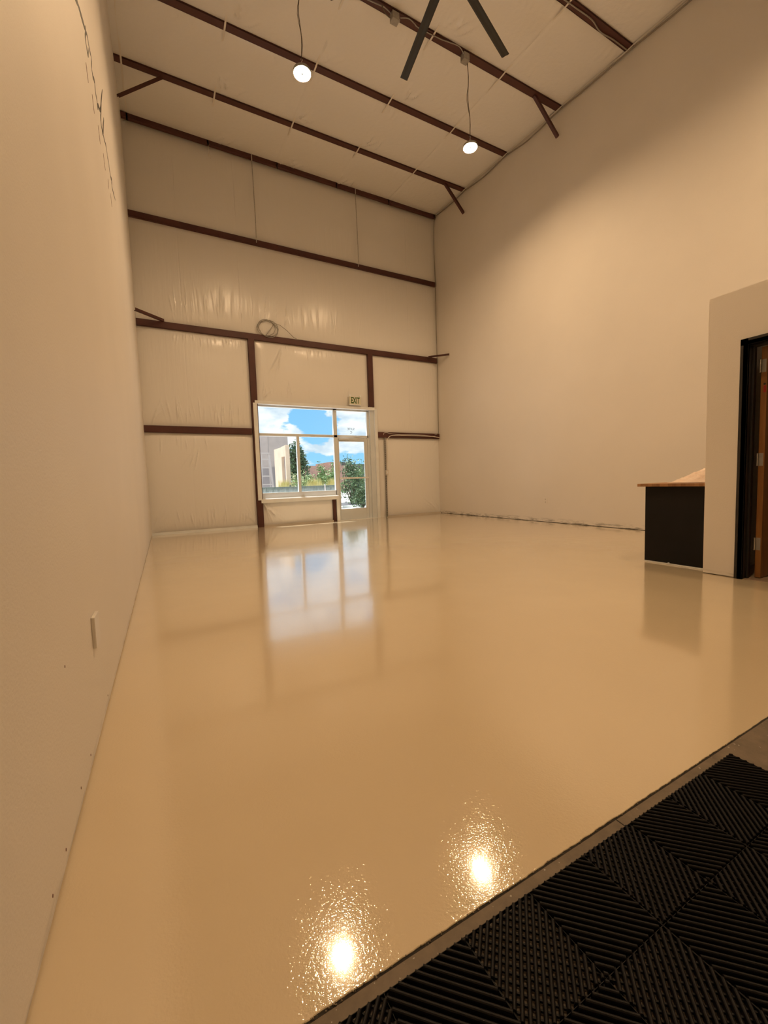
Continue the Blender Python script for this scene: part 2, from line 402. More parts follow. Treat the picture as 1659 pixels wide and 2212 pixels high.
mj = MB(); mj.box(XL, 3.0, .7068, .7125, -.001, .0004); mj.box(1.116, 1.1195, .2, .71, -.001, .0006); struct(mj.build('lip_shade_joint', 'shadowgap'))  # dark strip paints the shadow line along the coating lip; second box is the slab joint
struct(boxmb(-60, 90, D+.24, 140, -.35, -.15).build('ground', 'ground'))

# ------------------------------------------------------------------ side and back walls
def wall_with_gap(name, x0, x1, y0, y1, z1, m):
    return struct(boxmb(x0, x1, y0, y1, .012, z1).build(name, m))
wall_with_gap('wall_left', XL-.2, XL, YB, D+.25, 9.2, 'wall_l')
wall_with_gap('wall_right', XR, XR+.2, YB, D+.25, 9.2, 'wall_r')
struct(boxmb(XL-.2, XR+.2, YB-.2, YB, 0, 9.2).build('wall_back', 'wall_r'))
g = MB(); g.box(XL-.19, XL-.008, .715, D, 0, .013); g.box(XR+.008, XR+.19, 2.1, D, 0, .013); struct(g.build('trim_3', 'shadowgap'))

# office box on the right: side wall with a door opening, end wall, lid
OX, OY, OZ = 4.70, 2.105, 2.645
o = MB(); o.box(OX, OX+.12, 1.83, OY, .012, OZ); o.box(OX, OX+.12, YB, .87, .012, OZ); o.box(OX, OX+.12, .87, 1.83, 2.165, OZ)
o.box(OX+.12, XR, OY-.12, OY, .012, OZ); o.box(OX+.12, XR, YB, OY-.12, OZ-.1, OZ)
struct(o.build('wall_office', 'office'))
struct(boxmb(OX+.02, XR, YB, OY-.1, 0, .006).build('floor', 'tile'))

# ------------------------------------------------------------------ far wall: insulation bays
fwl = MB()
def far_place(U, V, H): return (U, D-H, V)
def ridge_fan(u0, u1, v, n, up_, lo, hi, am, spread=.25, sg=(.006, .014)):
    out = []
    for i in range(n):
        a = rng.uniform(u0, u1); t = (a-u0)/(u1-u0)-.5
        ang = math.pi/2+(-t*spread+rng.uniform(-.12, .12))
        ln = rng.uniform(lo, hi)
        b = v+rng.uniform(.03, .16) if up_ else v-rng.uniform(.03, .16)
        if not up_: ang = -ang
        out.append((a, b, ang, ln, rng.uniform(*sg), rng.uniform(.3, 1)*am*2.3))
    return out
def creases(a, b, ang0, ang1, n, lo, hi, am, sg=(.008, .016)):
    return [(a+rng.uniform(-.06, .06), b+rng.uniform(-.06, .06), R(ang0+(ang1-ang0)*(i+.5)/n+rng.uniform(-3, 3)), rng.uniform(lo, hi), rng.uniform(*sg), rng.uniform(.6, 1)*am*1.8) for i in range(n)]
def bay(x0, x1, z0, z1, amp, ridges):
    ridges = list(ridges)+[(sx, z0, math.pi/2, z1-z0, .007, -.006) for sx in (.60, 1.85, 6.45) if x0 < sx < x1]
    pillow(fwl, x0, x1, z0, z1, .013, .03, far_place, amp, .16, ridges)
bay(XL, 1.99, .03, 2.28, .06, ridge_fan(.2, 1.8, .05, 26, True, .15, .5, .007)+ridge_fan(.0, 1.0, 2.27, 10, False, .15, .4, .006)
    + creases(-.28, .06, 20, 75, 6, .4, .8, .008)+creases(.75, 1.9, -125, -100, 4, .3, .6, .011)+creases(1.95, .08, 100, 150, 6, .3, .6, .007))
bay(XL, 1.99, 2.38, 4.52, .06, ridge_fan(.1, 1.85, 2.40, 34, True, .2, .6, .008)+ridge_fan(.4, 1.8, 4.5, 18, False, .08, .25, .006)+creases(-.2, 2.42, 40, 75, 5, .4, .8, .008))
bay(5.33, XR, .03, 2.28, .045, creases(7.4, .08, 110, 165, 9, .4, .9, .007)+creases(7.4, 2.2, 190, 230, 5, .3, .5, .005)+ridge_fan(5.6, 7.3, .06, 6, True, .1, .3, .003))
bay(5.28, XR, 2.38, 4.52, .045, ridge_fan(5.4, 7.3, 2.4, 10, True, .1, .3, .003))
bay(2.13, 5.13, 3.07, 4.52, .06, ridge_fan(2.2, 5.0, 3.1, 16, True, .15, .4, .007)+ridge_fan(2.8, 5.0, 4.5, 16, False, .08, .22, .006)
    + creases(2.75, 4.35, -125, -100, 8, .4, .95, .011)+creases(2.3, 3.12, 35, 80, 6, .2, .4, .010)+creases(2.95, 3.2, 30, 150, 5, .1, .25, .012))
bay(XL, XR, 4.60, 6.72, .055, ridge_fan(.4, 3.0, 4.8, 34, True, .2, .75, .006)+ridge_fan(3.0, 5.0, 4.8, 16, True, .2, .6, .006)+ridge_fan(0, 7.2, 4.62, 30, True, .05, .2, .004))
bay(XL, XR, 6.78, 8.62, .04, ridge_fan(0, 7.2, 6.8, 8, True, .1, .3, .002))
bay(2.07, 4.0, .03, .62, .05, creases(2.12, .58, -75, -25, 10, .3, .7, .012)+ridge_fan(3.2, 3.9, .5, 6, False, .1, .3, .005))
# backing panel with the storefront hole
fwl.box(XL-.2, 2.03, D+.004, D+.2, 0, 9.2); fwl.box(5.27, XR+.2, D+.004, D+.2, 0, 9.2)
fwl.box(2.03, 5.27, D+.004, D+.2, 3.03, 9.2); fwl.box(2.03, 4.10, D+.004, D+.2, 0, .66)
fwl.box(5.27, 5.50, D-.012, D+.004, 0, 2.24)
struct(fwl.build('wall_far', 'vinyl', fix=False))

# ------------------------------------------------------------------ ceiling
cl = MB()
edges = [D] + PURLINS + [YB]
for i in range(len(edges)-1):
    ya, yb = edges[i]-.055, edges[i+1]+.055
    if i == 0: ya = D
    fine = i < 5
    rd = []
    if fine:
        for k in range(46):
            a = rng.uniform(XL+.1, XR-.1); rd.append((a, yb+rng.uniform(.02, .12) if k % 3 else ya-rng.uniform(.3, .5), math.pi/2+rng.uniform(-.5, .5), rng.uniform(.1, .35), rng.uniform(.008, .016), rng.uniform(.004, .013)))
        for sx in (1.34, 2.86, 4.37):
            rd += [(sx+rng.uniform(.0, .35), ya-rng.uniform(.06, .2), -math.pi/2+rng.uniform(-.1, .7), rng.uniform(.2, .45), rng.uniform(.010, .018), rng.uniform(.014, .026)) for _ in range(6)]
    rd += [(sx, yb-.02, math.pi/2, ya-yb+.04, .009, -.012) for sx in (1.34, 2.86, 4.37, 5.89)]
    def cp(U, V, H, ya=ya, yb=yb): return (U, V, HE+SL*(D-V)+.02-H)
    pillow(cl, XL, XR, yb, ya, .03 if fine else .2, .03 if fine else .15, cp, .045, .14, rd)
    cl.f[-1:]  # keep
cl.box(XL-.2, XR+.2, YB-.2, D+.2, 8.9, 9.2)
for y in PURLINS: cl.add([(XL, y-.06, ceil_z(y)+.02), (XR, y-.06, ceil_z(y)+.02), (XR, y+.06, ceil_z(y)+.02), (XL, y+.06, ceil_z(y)+.02)], [(0,1,2,3)])
struct(cl.build('ceiling', 'vinyl', fix=False))

# ------------------------------------------------------------------ steel: purlins, girts, posts, braces
def cee(name, a, b, w, h, lip_, m='steel', parent=None, upv=(0,0,1)):
    """rolled C section: flange face towards the room, two returns"""
    mb = MB(); a = Vector(a); b = Vector(b); d = (b-a).normalized(); u = Vector(upv); s_ = d.cross(u).normalized(); t = .004
    mb.bar(a, b, w, t, upv)
    for k in (-1, 1):
        off = s_*(k*(w/2-t/2)); mb.bar(a+off+u*(h/2), b+off+u*(h/2), t, h, upv)
    return mb
PL = ['maroon steel roof beam second from far wall, with angle braces at both ends',
      'maroon steel roof beam passing above the left pendant lamp',
      'maroon steel roof beam carrying two grey junction boxes',
      'short piece of maroon roof beam in the top right corner, with a loose cable']
eave = MB(); eave.box(XL+.003, XR-.02, D-.135, D-.07, 8.565, 8.66); eave.box(XL+.003, XR-.02, D-.075, D-.068, 8.56, 8.69)
eo = recenter(eave.build('roof_beam', 'steel', bevel=.004), (3.5, D-.1, 8.6))
tag(eo, 'maroon steel beam along the top edge of the far wall under the roof', 'beam', 'maroon roof beams')
for i, y in enumerate(PURLINS):
    z = ceil_z(y)
    mb = MB(); mb.box(XL+.003, XR-.01, y-.062, y+.062, z-.016, z-.004)
    mb.box(XL+.003, XR-.01, y+.050, y+.062, z-.016, z+.03); mb.box(XL+.003, XR-.01, y-.062, y-.056, z-.016, z+.03)
    po = recenter(mb.build('roof_beam', 'steel', bevel=.003), (3.5, y, z))
    lab = PL[i] if i < 4 else 'maroon steel roof beam above and behind the camera, %s from the far wall' % ('fifth sixth seventh eighth ninth tenth'.split()[i-4])
    tag(po, lab, 'beam', 'maroon roof beams')
def brace(name, a, b, lab, w=.055):
    a = Vector(a); b = Vector(b); d = (b-a).normalized(); c_ = (a+b)/2
    mb = MB(); side = d.cross(Vector((0,1,0)))
    mb.bar(a-c_, b-c_, w, .006, (0,0,1) if abs(d.z) < .3 else side)
    s2 = d.cross(Vector((0,0,1)) if abs(d.z) < .3 else side).normalized()
    u2 = s2.cross(d).normalized()
    mb.bar(a-c_+s2*(w/2-.003)+u2*w/2, b-c_+s2*(w/2-.003)+u2*w/2, .006, w, (0,0,1) if abs(d.z) < .3 else side)
    o = mb.build('angle_brace', 'steel'); o.location = c_
    bolt = MB(); bolt.lathe([(.012, 0), (.012, .01), (.006, .014)], tuple((a-c_)*.93), n=6); bo = bolt.build('bolt', 'steel', o)
    return tag(o, lab, 'brace', 'maroon angle braces')
brace('b', (.43, 8.95, 8.52), (XL+.01, 8.95, 7.93), 'maroon angle brace from the second roof beam down to the left wall')
brace('b', (6.80, 8.95, 8.52), (7.43, 9.0, 7.99), 'maroon angle brace near the right wall on the second roof beam from far wall')
brace('b', (6.72, 6.0, 8.27), (7.43, 6.05, 7.80), 'maroon angle brace near the right wall on the roof beam with grey boxes')
brace('b', (XL+.01, 9.75, 4.575), (.22, 10.28, 4.615), 'maroon brace rising at the left end of the beam above the storefront', .05)
brace('b', (7.44, 9.74, 4.565), (7.08, 10.28, 4.60), 'maroon brace at the right end of the beam above the storefront', .05)

def girt(x0, x1, z0, z1, lab, dp=.075):
    mb = MB(); mb.box(x0, x1, D-dp, D-dp+.008, z0, z1); mb.box(x0, x1, D-dp, D+.002, z0, z0+.008); mb.box(x0, x1, D-dp, D+.002, z1-.008, z1)
    o = recenter(mb.build('wall_beam', 'steel', bevel=.003), ((x0+x1)/2, D-dp, z0))
    return tag(o, lab, 'beam', 'maroon wall beams')
girt(XL+.003, 1.955, 2.245, 2.395, 'short low maroon wall beam left of the storefront window')
girt(5.33, 7.44, 2.25, 2.40, 'short low maroon wall beam right of the glass door')
girt(XL+.003, 7.44, 4.485, 4.625, 'long maroon wall beam just above the storefront, carrying the coiled cable')
girt(XL+.003, 7.44, 6.685, 6.80, 'highest long maroon wall beam on the far wall below the two rods')

def post(x0, x1, z0, z1, lab, dp=.085):
    mb = MB(); mb.box(x0, x1, D-dp, D-dp+.008, z0, z1); mb.box(x0, x0+.008, D-dp, D+.002, z0, z1); mb.box(x1-.008, x1, D-dp, D+.002, z0, z1)
    o = recenter(mb.build('wall_post', 'steel', bevel=.003), ((x0+x1)/2, D-dp, z0))
    return tag(o, lab, 'post', 'maroon wall posts')
post(1.97, 2.12, .004, 4.485, 'tall maroon post running down the left side of the storefront to the floor', .082)
post(5.11, 5.26, 3.075, 4.485, 'maroon post above the right end of the storefront')
post(3.945, 4.035, .004, .60, 'short dark post under the window beside the glass door', .06)

# sag rods on the top bay
for (xa, xb, lab) in ((2.27, 2.29, 'thin grey rod hanging between upper beams, left of the two on far wall'), (4.89, 4.92, 'thin grey rod hanging between upper beams, right of the two on far wall')):
    mb = MB(); mb.tube([(xa, D-.145, 8.67), (xa+.003, D-.14, 8.4), (xb, D-.12, 7.2), (xb, D-.10, 6.72)], .011, 8)
    o = recenter(mb.build('tie_rod', 'galv'), (xb, D-.10, 6.72)); tag(o, lab, 'rod', 'grey tie rods')
    n = MB(); n.box(-.014, .014, -.014, .014, .07, .10); n.build('nut', 'strap', o)

# white straps crossing below the beams, following the roof seams
for x, lab in ((-.185, 'white strap crossing under the roof beams right beside the left wall'), (1.34, 'white strap along the roof seam nearest the left wall, crossing the beams'),
               (2.86, 'white strap along the roof seam just right of the left lamp'), (4.37, 'white strap along the middle right roof seam, passing the left fan blade'),
               (5.89, 'white strap along the roof seam near the right lamp'), (7.40, 'white strap crossing under the roof beams right beside the right wall')):
    mb = MB(); pts = []
    e = [D] + PURLINS
    for i, y in enumerate(e):
        z = ceil_z(y)
        if i == 0: pts += [(x, D-.142, 8.50), (x, D-.142, 8.60), (x, D-.142, 8.655), (x, D-.10, 8.668)]
        else: pts += [(x, y+.12, z-.020), (x, y+.064, z-.020), (x, y-.064, z-.020), (x, y-.12, z-.020)]
        if i < len(e)-1:
            ym = (y+e[i+1])/2
            for q in (.25, .5, .75):
                yy = y+(e[i+1]-y)*q; pts.append((x, yy, ceil_z(yy)-.008))
    w = .014
    vs = []; fs = []
    for p in pts: vs += [(p[0]-w, p[1], p[2]), (p[0]+w, p[1], p[2]), (p[0]+w, p[1], p[2]+.0015), (p[0]-w, p[1], p[2]+.0015)]
    for i in range(len(pts)-1):
        for k in range(4): fs.append((i*4+k, i*4+(k+1)%4, (i+1)*4+(k+1)%4, (i+1)*4+k))
    mb.add(vs, fs)
    o = recenter(mb.build('roof_strap', 'strap'), (x, 5, ceil_z(5)-.02)); tag(o, lab, 'strap', 'white roof straps')
mb = MB(); mb.tube([(0, 0, 0), (.01, -.01, -.12), (-.01, -.02, -.22), (.03, -.02, -.27), (.045, -.02, -.22), (.015, -.02, -.20)], .008, 6)
o = mb.build('strap_end', 'strap'); o.location = (1.345, D-.145, 8.52); tag(o, 'loose curled strap end dangling from the top beam on the far wall', 'strap')

# ------------------------------------------------------------------ storefront
YG = D+.06                                       # plane of the frames
# flashing trim around the opening
tr = MB()
tr.box(2.005, 2.10, D-.105, D+.10, .66, 3.0)
tr.box(2.05, 5.26, D-.10, D+.10, 2.985, 3.06)
tr.box(2.08, 4.125, D-.10, D+.16, .59, .68)
tr.box(4.04, 4.125, D-.10, D+.10, .005, .60)
tr.box(5.255, 5.275, D-.105, D+.10, .005, 3.02); tr.box(5.275, 5.335, D-.105, D-.09, .005, 3.02)
struct(tr.build('trim_4', 'flash', bevel=.003))
lp = MB(); lp.box(XL+.01, 1.96, D-.085, D-.078, .004, .06); lp.box(XL+.01, 1.96, D-.10, D-.078, .004, .010)
struct(lp.build('trim_5', 'flash'))  # left base strip coloured white for the sunlight leaking in under it
lp = MB(); lp.box(2.13, 3.94, D-.07, D-.062, .004, .045); lp.box(5.57, XR, D-.06, D-.053, .004, .045); struct(lp.build('trim_6', 'seam'))

win = struct(empty('window_1', (3.1, YG, .7)))
def wpart(name, mb, m, parent=win, bevel=0):
    o = mb.build(name, m, None, bevel=bevel); o.data.transform(Matrix.Translation(-parent.location)); o.parent = parent; return o
f = MB(); t2 = .045
f.box(2.10, 5.10, YG-t2, YG+t2, 2.945, 2.99)                    # head
f.box(2.09, 2.12, YG-t2, YG+t2, .68, 2.99)                      # left stile
f.box(2.10, 4.10, YG-t2, YG+t2, .70, .83)                       # sill
f.box(2.10, 5.10, YG-t2, YG+t2, 2.235, 2.30)                    # transom bar
f.box(3.06, 3.13, YG-t2, YG+t2, .83, 2.24)
f.box(4.075, 4.175, YG-t2, YG+t2, .01, 2.99)                     # mullion by the door
f.box(5.06, 5.13, YG-t2, YG+t2, .01, 2.99)
f.box(5.13, 5.255, YG-.10, YG+t2, .01, 3.0)
wpart('window_frame', f, 'alu', bevel=.004)
sill = MB(); sill.box(2.08, 4.12, D-.04, D+.02, .68, .70); wpart('window_sill', sill, 'flash', bevel=.003)
for nm, b_, mm in (('pane', (2.12, 4.075, 2.30, 2.945), 'glass'), ('pane', (4.175, 5.06, 2.30, 2.945), 'glass'),
               ('pane', (2.12, 3.06, .83, 2.235), 'glassd'), ('pane', (3.13, 4.075, .83, 2.235), 'glassd')):
    g = MB(); g.add([(b_[0], YG, b_[2]), (b_[1], YG, b_[2]), (b_[1], YG, b_[3]), (b_[0], YG, b_[3])], [(0,1,2,3)])
    wpart(nm, g, mm)
MX = Matrix.Translation(Vector((4.60, YG+.006, 2.475))-win.location) @ Matrix.Rotation(R(180), 4, 'Z') @ Matrix.Rotation(R(90), 4, 'X')
t_ = text_mesh('suite_lettering', 'SUITE', .085, 'decal', win, MX, .001)
MX = Matrix.Translation(Vector((4.60, YG+.006, 2.385))-win.location) @ Matrix.Rotation(R(180), 4, 'Z') @ Matrix.Rotation(R(90), 4, 'X')
text_mesh('suite_lettering', 'C', .095, 'decal', win, MX, .001)

dr = struct(empty('door_1', (4.62, YG, 0)))
f = MB(); YD = YG-.012
f.box(4.178, 4.215, YD-.024, YD+.024, .015, 2.23); f.box(4.965, 5.057, YD-.024, YD+.024, .015, 2.23)
f.box(4.215, 4.965, YD-.024, YD+.024, 2.13, 2.23); f.box(4.215, 4.965, YD-.024, YD+.024, .015, .31)
wpart('door_frame', f, 'alu', dr, .004)
g = MB(); g.add([(4.215, YD, .31), (4.965, YD, .31), (4.965, YD, 2.13), (4.215, YD, 2.13)], [(0,1,2,3)]); wpart('pane', g, 'glass', dr)
f = MB(); f.box(4.19, 5.04, YD-.085, YD-.055, 1.125, 1.165)
for xx in (4.21, 5.0): f.box(xx, xx+.03, YD-.06, YD-.02, 1.125, 1.165)
wpart('push_bar', f, 'flash', dr, .004)
f = MB(); f.box(4.20, 4.50, YD-.075, YD-.025, 2.165, 2.215); wpart('door_closer', f, 'alu', dr, .006)
f = MB(); f.bar((4.47, YD-.05, 2.20), (4.86, YD-.12, 2.235), .02, .012); f.bar((4.86, YD-.12, 2.235), (4.72, YD-.03, 2.27), .02, .012); f.box(4.66, 4.80, YD-.04, YD-.02, 2.255, 2.285); wpart('closer_arm', f, 'alu', dr)
f = MB(); f.box(4.13, 5.25, D-.07, D+.14, 0, .014); wpart('threshold', f, 'flash', dr, .002)

# exit sign
ex = empty('exit_sign', (4.665, D-.115, 3.085)); tag(ex, 'white exit sign with dark green letters above the glass door', 'sign')
b_ = boxmb(-.165, .165, -.035, .035, 0, .215); b_.build('sign_box', 'exitw', ex, bevel=.006)
boxmb(-.165, .165, -.042, .03, -.005, .012).build('sign_base', 'flash', ex, bevel=.003)
text_mesh('sign_letters', 'EXIT', .225, 'exitg', ex, Matrix.Translation((0, -.0365, .112)) @ Matrix.Rotation(R(90), 4, 'X'), .001, .56, .005)
for sx in (-.145, .155):
    h = MB(); h.lathe([(.012, -.02), (.030, -.012), (.034, .012), (.026, .018)], (sx, -.02, .245), 16, 'y'); ho = h.build('lamp_head', 'flash', ex)
    boxmb(sx-.006, sx+.006, -.01, .006, .20, .235).build('lamp_bracket', 'flash', ex)

# perforated strut, conduit, switch box
ps = MB(); x0 = 5.535
for i in range(44):
    z = .004+i*.051
    ps.box(x0, x0+.010, D-.098, D-.09, z, z+.051); ps.box(x0+.031, x0+.041, D-.098, D-.09, z, z+.051); ps.box(x0+.010, x0+.031, D-.098, D-.09, z, z+.021)
ps.box(x0, x0+.004, D-.098, D-.055, .004, 2.245); ps.box(x0+.037, x0+.041, D-.098, D-.055, .004, 2.245)
o = recenter(ps.build('perforated_strut', 'galv'), (x0+.02, D-.075, .004)); tag(o, 'slotted metal strut standing on floor right of the glass door', 'strut')
boxmb(-.017, .017, 0.0, .012, 0, 2.24).build('strut_back', 'shadowgap', o)
cp_ = [(7.43, D-.13, 2.275), (7.2, D-.11, 2.31), (6.7, D-.105, 2.32), (6.0, D-.105, 2.318), (5.80, D-.105, 2.31)]
for k in range(7):
    a = R(90*k/6); cp_.append((5.80-.18*math.sin(a), D-.108, 2.13+.18*math.cos(a)))
cp_ += [(5.615, D-.105, 1.9), (5.60, D-.105, 1.6), (5.575, D-.105, 1.33)]
mb = MB(); mb.tube(cp_, .010, 8); o = recenter(mb.build('conduit', 'strap'), (5.575, D-.105, 1.33)); tag(o, 'white conduit curving down from the low right beam to the small box', 'conduit')
sb = empty('switch_box', (5.565, D-.10, 1.205)); tag(sb, 'small white electrical box fixed on the slotted strut', 'electrical box')
boxmb(-.045, .045, -.05, .0, 0, .13).build('back_box', 'galv', sb, bevel=.003)
boxmb(-.038, .048, -.056, -.05, .005, .125).build('cover_plate', 'plate', sb, bevel=.002)
boxmb(-.012, .018, -.06, -.056, .04, .09).build('receptacle', 'flash', sb, bevel=.001)
# cables
def cable(name, pts, r, m, lab, cat='cable', org=None, n=6):
    # smooth by Catmull-Rom
    P = [Vector(p) for p in pts]; out = []
    for i in range(len(P)-1):
        p0 = P[max(i-1, 0)]; p1 = P[i]; p2 = P[i+1]; p3 = P[min(i+2, len(P)-1)]
        for k in range(6):
            t = k/6; out.append(.5*((2*p1)+(p2-p0)*t+(2*p0-5*p1+4*p2-p3)*t*t+(3*p1-p0-3*p2+p3)*t**3))
    out.append(P[-1]); mb = MB(); mb.tube(out, r, n)
    o = mb.build(name, m)
    recenter(o, org or P[-1]); return tag(o, lab, cat) if lab else o
cable('wall_cable', [(7.38, D-.16, 8.52), (7.40, D-.09, 8.3), (7.395, D-.08, 7.6), (7.405, D-.085, 6.9), (7.405, D-.09, 6.74), (7.415, D-.07, 5.6), (7.41, D-.09, 4.55), (7.42, D-.06, 3.8), (7.42, D-.06, 2.55), (7.36, D-.09, 2.40), (7.25, D-.10, 2.36)], .009, 'cable', 'grey cable running down the far right corner to the low beam')
cable('beam_cable', [(7.25, D-.10, 2.30), (6.9, D-.09, 2.34), (6.4, D-.088, 2.35), (6.1, D-.09, 2.34), (5.75, D-.09, 2.36), (5.62, D-.095, 2.385), (5.53, D-.10, 2.37), (5.51, D-.10, 2.32)], .006, 'strap', 'thin white cable looping along the face of the low right beam')
cy_ = [(7.42, y, ceil_z(y)-dz) for y, dz in ((10.22, .05), (9.6, .07), (9.02, .04), (8.95, .03), (8.3, .085), (7.9, .075), (7.46, .035), (6.9, .10), (6.5, .085), (6.05, .035), (5.6, .05), (5.0, .05), (4.58, .035), (3.8, .06), (3.08, .035))]
cable('roof_cable', cy_, .013, 'cable', 'grey cable sagging along the top of the right wall under the roof')
cable('roof_cable', [(7.38, 4.60, ceil_z(4.6)-.03), (7.0, 4.60, ceil_z(4.6)-.03), (6.7, 4.62, ceil_z(4.6)-.03), (6.4, 4.56, ceil_z(4.6)-.04), (6.0, 4.57, ceil_z(4.6)-.03), (5.2, 4.58, ceil_z(4.6)-.03), (3.0, 4.58, ceil_z(4.6)-.03)], .010, 'box', 'grey cable lying along the roof beam in the top right corner')
zb = ceil_z(5.99)
cable('box_cable', [(4.965, 5.93, zb-.08), (4.85, 5.90, zb-.04), (4.65, 5.93, zb-.03), (4.5, 5.95, zb-.03), (4.1, 5.97, zb-.03), (3.98, 5.93, zb-.05), (3.86, 5.91, zb-.05), (3.735, 5.95, zb-.06)], .008, 'box', 'grey cable looping between the two boxes on the roof beam')
cable('box_cable', [(3.58, 5.97, zb-.05), (3.45, 5.95, zb-.04), (3.35, 5.95, zb-.05), (3.0, 5.99, zb-.03), (2.25, 5.99, zb-.03)], .008, 'box', 'grey cable leaving the left roof box towards the left wall')
cable('box_cable', [(3.56, 5.97, zb-.12), (3.47, 5.93, zb-.15), (3.42, 5.92, zb-.12), (3.38, 5.90, zb-.09)], .009, 'darkcable', 'dark cable drooping under the left roof box')
def jbox(x, lab):
    e = empty('junction_box', (x, 5.97, zb-.14)); tag(e, lab, 'electrical box', 'grey roof junction boxes')
    boxmb(-.06, .06, -.05, .05, 0, .11).build('box_body', 'box', e, bevel=.004)
    boxmb(-.062, .062, -.052, .052, -.006, 0).build('cover_plate', 'box', e, bevel=.002)
    n = MB(); n.lathe([(.02, 0), (.02, .025), (.012, .03)], (.06, 0, .05), 10, 'x'); n.build('connector', 'galv', e)
jbox(3.64, 'grey junction box on the roof beam left of the fan blade'); jbox(5.03, 'grey junction box on the roof beam above the right lamp cord'); jbox(2.1, 'grey junction box on roof beam above the left lamp cord')

# coiled cable over the storefront beam
pts = []
for k in range(0, 62):
    a = R(215-k*17); rr = .20+.035*math.sin(k*.37)+ (.02 if k > 30 else 0)
    pts.append((2.45+rr*1.05*math.cos(a)+.015*math.sin(k*.21), D-.085-.010*math.sin(k*.5), 4.80+rr*.95*math.sin(a)*(.92)))
end = pts[-1]
pts += [(2.62, D-.10, 4.925), (2.75, D-.10, 4.90), (2.92, D-.10, 4.79), (3.08, D-.09, 4.655), (3.15, D-.085, 4.635)]
mb = MB(); mb.tube(pts, .0075, 6); o = recenter(mb.build('coiled_cable', 'box'), (2.45, D-.08, 4.63)); tag(o, 'coil of grey cable resting on the beam above the storefront', 'cable coil')
pl = MB(); pl.box(.70, .86, -.012, .0, .0, .018); pl.build('cable_plug', 'strap', o)

# ------------------------------------------------------------------ pendant lamps
def lamp(loc, box_top, lab):
    e = empty('pendant_lamp', loc); tag(e, lab, 'lamp', 'round pendant lamps under the roof')
    l = MB(); l.lathe([(.118, .012), (.119, .0), (.02, -.001)], n=36); l.build('lens', 'lens', e)
    h = MB(); h.lathe([(.120, .0), (.121, -.020), (.126, -.020), (.129, .005), (.125, .018), (.08, .028), (.07, .055), (.05, .07), (.02, .11)], n=36); h.build('housing', 'housing', e)
    s = MB(); s.lathe([(.016, -.0015), (.016, -.022), (.010, -.026)], n=14); s.build('sensor', 'sensor', e)
    k = MB(); k.tube([(0, 0, .11), (0, 0, .15), (.012, 0, .17), (0, 0, .19), (-.012, 0, .17)], .004, 6); k.build('hook', 'galv', e)
    tx, ty, tz = (box_top[i]-loc[i] for i in range(3))
    c_ = MB(); P = []
    for i in range(13):
        t = i/12; P.append((tx*t+.02*math.sin(t*9)*math.sin(math.pi*t), ty*t, .17+(tz-.17)*t))
    c_.tube(P, .006, 6); c_.tube([(p[0]+.015*math.sin(math.pi*i/12*3), p[1]+.01, p[2]) for i, p in enumerate(P)], .0035, 5); c_.build('cord', 'darkcable', e)
lamp((2.12, 6.05, 6.88), (2.1, 5.97, zb-.15), 'round glowing lamp hanging on a cord, left of the two lit lamps')
lamp((5.19, 6.06, 6.90), (5.08, 5.97, zb-.15), 'round glowing lamp hanging on a cord, right one near the right wall')
for (x, y) in ((2.12, 1.2), (5.19, 1.2)):
    lamp((x, y, 6.9), (x, y, ceil_z(y)), 'round glowing lamp overhead in the nearer row, on the %s side of the room' % ('left' if x < 3 else 'right'))

# ------------------------------------------------------------------ ceiling fan
fz = 6.0
fe = empty('ceiling_fan', (2.756, 3.468, fz)); tag(fe, 'large dark ceiling fan with long straight blades', 'fan')
h = MB(); h.lathe([(.05, -.07), (.13, -.06), (.16, -.02), (.16, .03), (.12, .06), (.05, .10)], n=32); h.build('hub', 'fan', fe)
h = MB(); h.lathe([(.022, .09), (.022, 2.0)], n=14); h.lathe([(.03, 1.97), (.08, 1.98), (.09, 2.06)], n=20); h.build('downrod', 'fan', fe)
for k in range(6):
    a = R(80.6-60*k+ (0 if k else 0)); ca, sa = math.cos(a), math.sin(a)
    mb = MB(); d = Vector((ca, sa, 0)); s_ = Vector((-sa, ca, 0))
    pit = R(8); s2 = s_*math.cos(pit)+Vector((0, 0, math.sin(pit)))
    nn = d.cross(s2)
    prof = [(-.047, -.002), (-.03, .004), (0, .007), (.03, .005), (.047, 0), (.03, -.003), (0, -.001), (-.03, -.004)]
    vs = []; r0_, r1_ = .14, 1.22
    for rr in (r0_, r1_):
        for (p, q) in prof: vs.append(d*rr+s2*p+nn*q)
    n8 = len(prof); fs = [(i, (i+1) % n8, n8+(i+1) % n8, n8+i) for i in range(n8)]+[tuple(range(n8-1, -1, -1)), tuple(range(n8, 2*n8))]
    mb.add(vs, fs); bo = mb.build('blade', 'fan', fe)

# ------------------------------------------------------------------ outlets
def outlet(loc, rz, lab, w=.085, h=.13, dp=.012, blank=False):
    e = empty('wall_outlet', loc, rz); tag(e, lab, 'outlet', 'wall outlets')
    boxmb(-w/2, w/2, -dp, 0, 0, h).build('cover_plate', 'plate', e, bevel=.003)
    for z in (() if blank else (.035, .095)):
        m_ = MB(); m_.lathe([(.014, 0), (.014, .002), (.012, .003)], (0, -dp, z*h/.13), 14, 'y'); so = m_.build('socket', 'seam', e)
        sl = MB(); sl.box(-.007, -.005, -dp-.0042, -dp-.003, z*h/.13-.004, z*h/.13+.005); sl.box(.005, .007, -dp-.0042, -dp-.003, z*h/.13-.004, z*h/.13+.005); sl.build('slot', 'shadowgap', so)
outlet((XL, 2.075, .375), R(90), 'white blank outlet plate low on the left wall', .11, .13, .014, True)
outlet((XR, 6.385, .41), R(-90), 'small white outlet low on the right wall', .09, .135, .010)

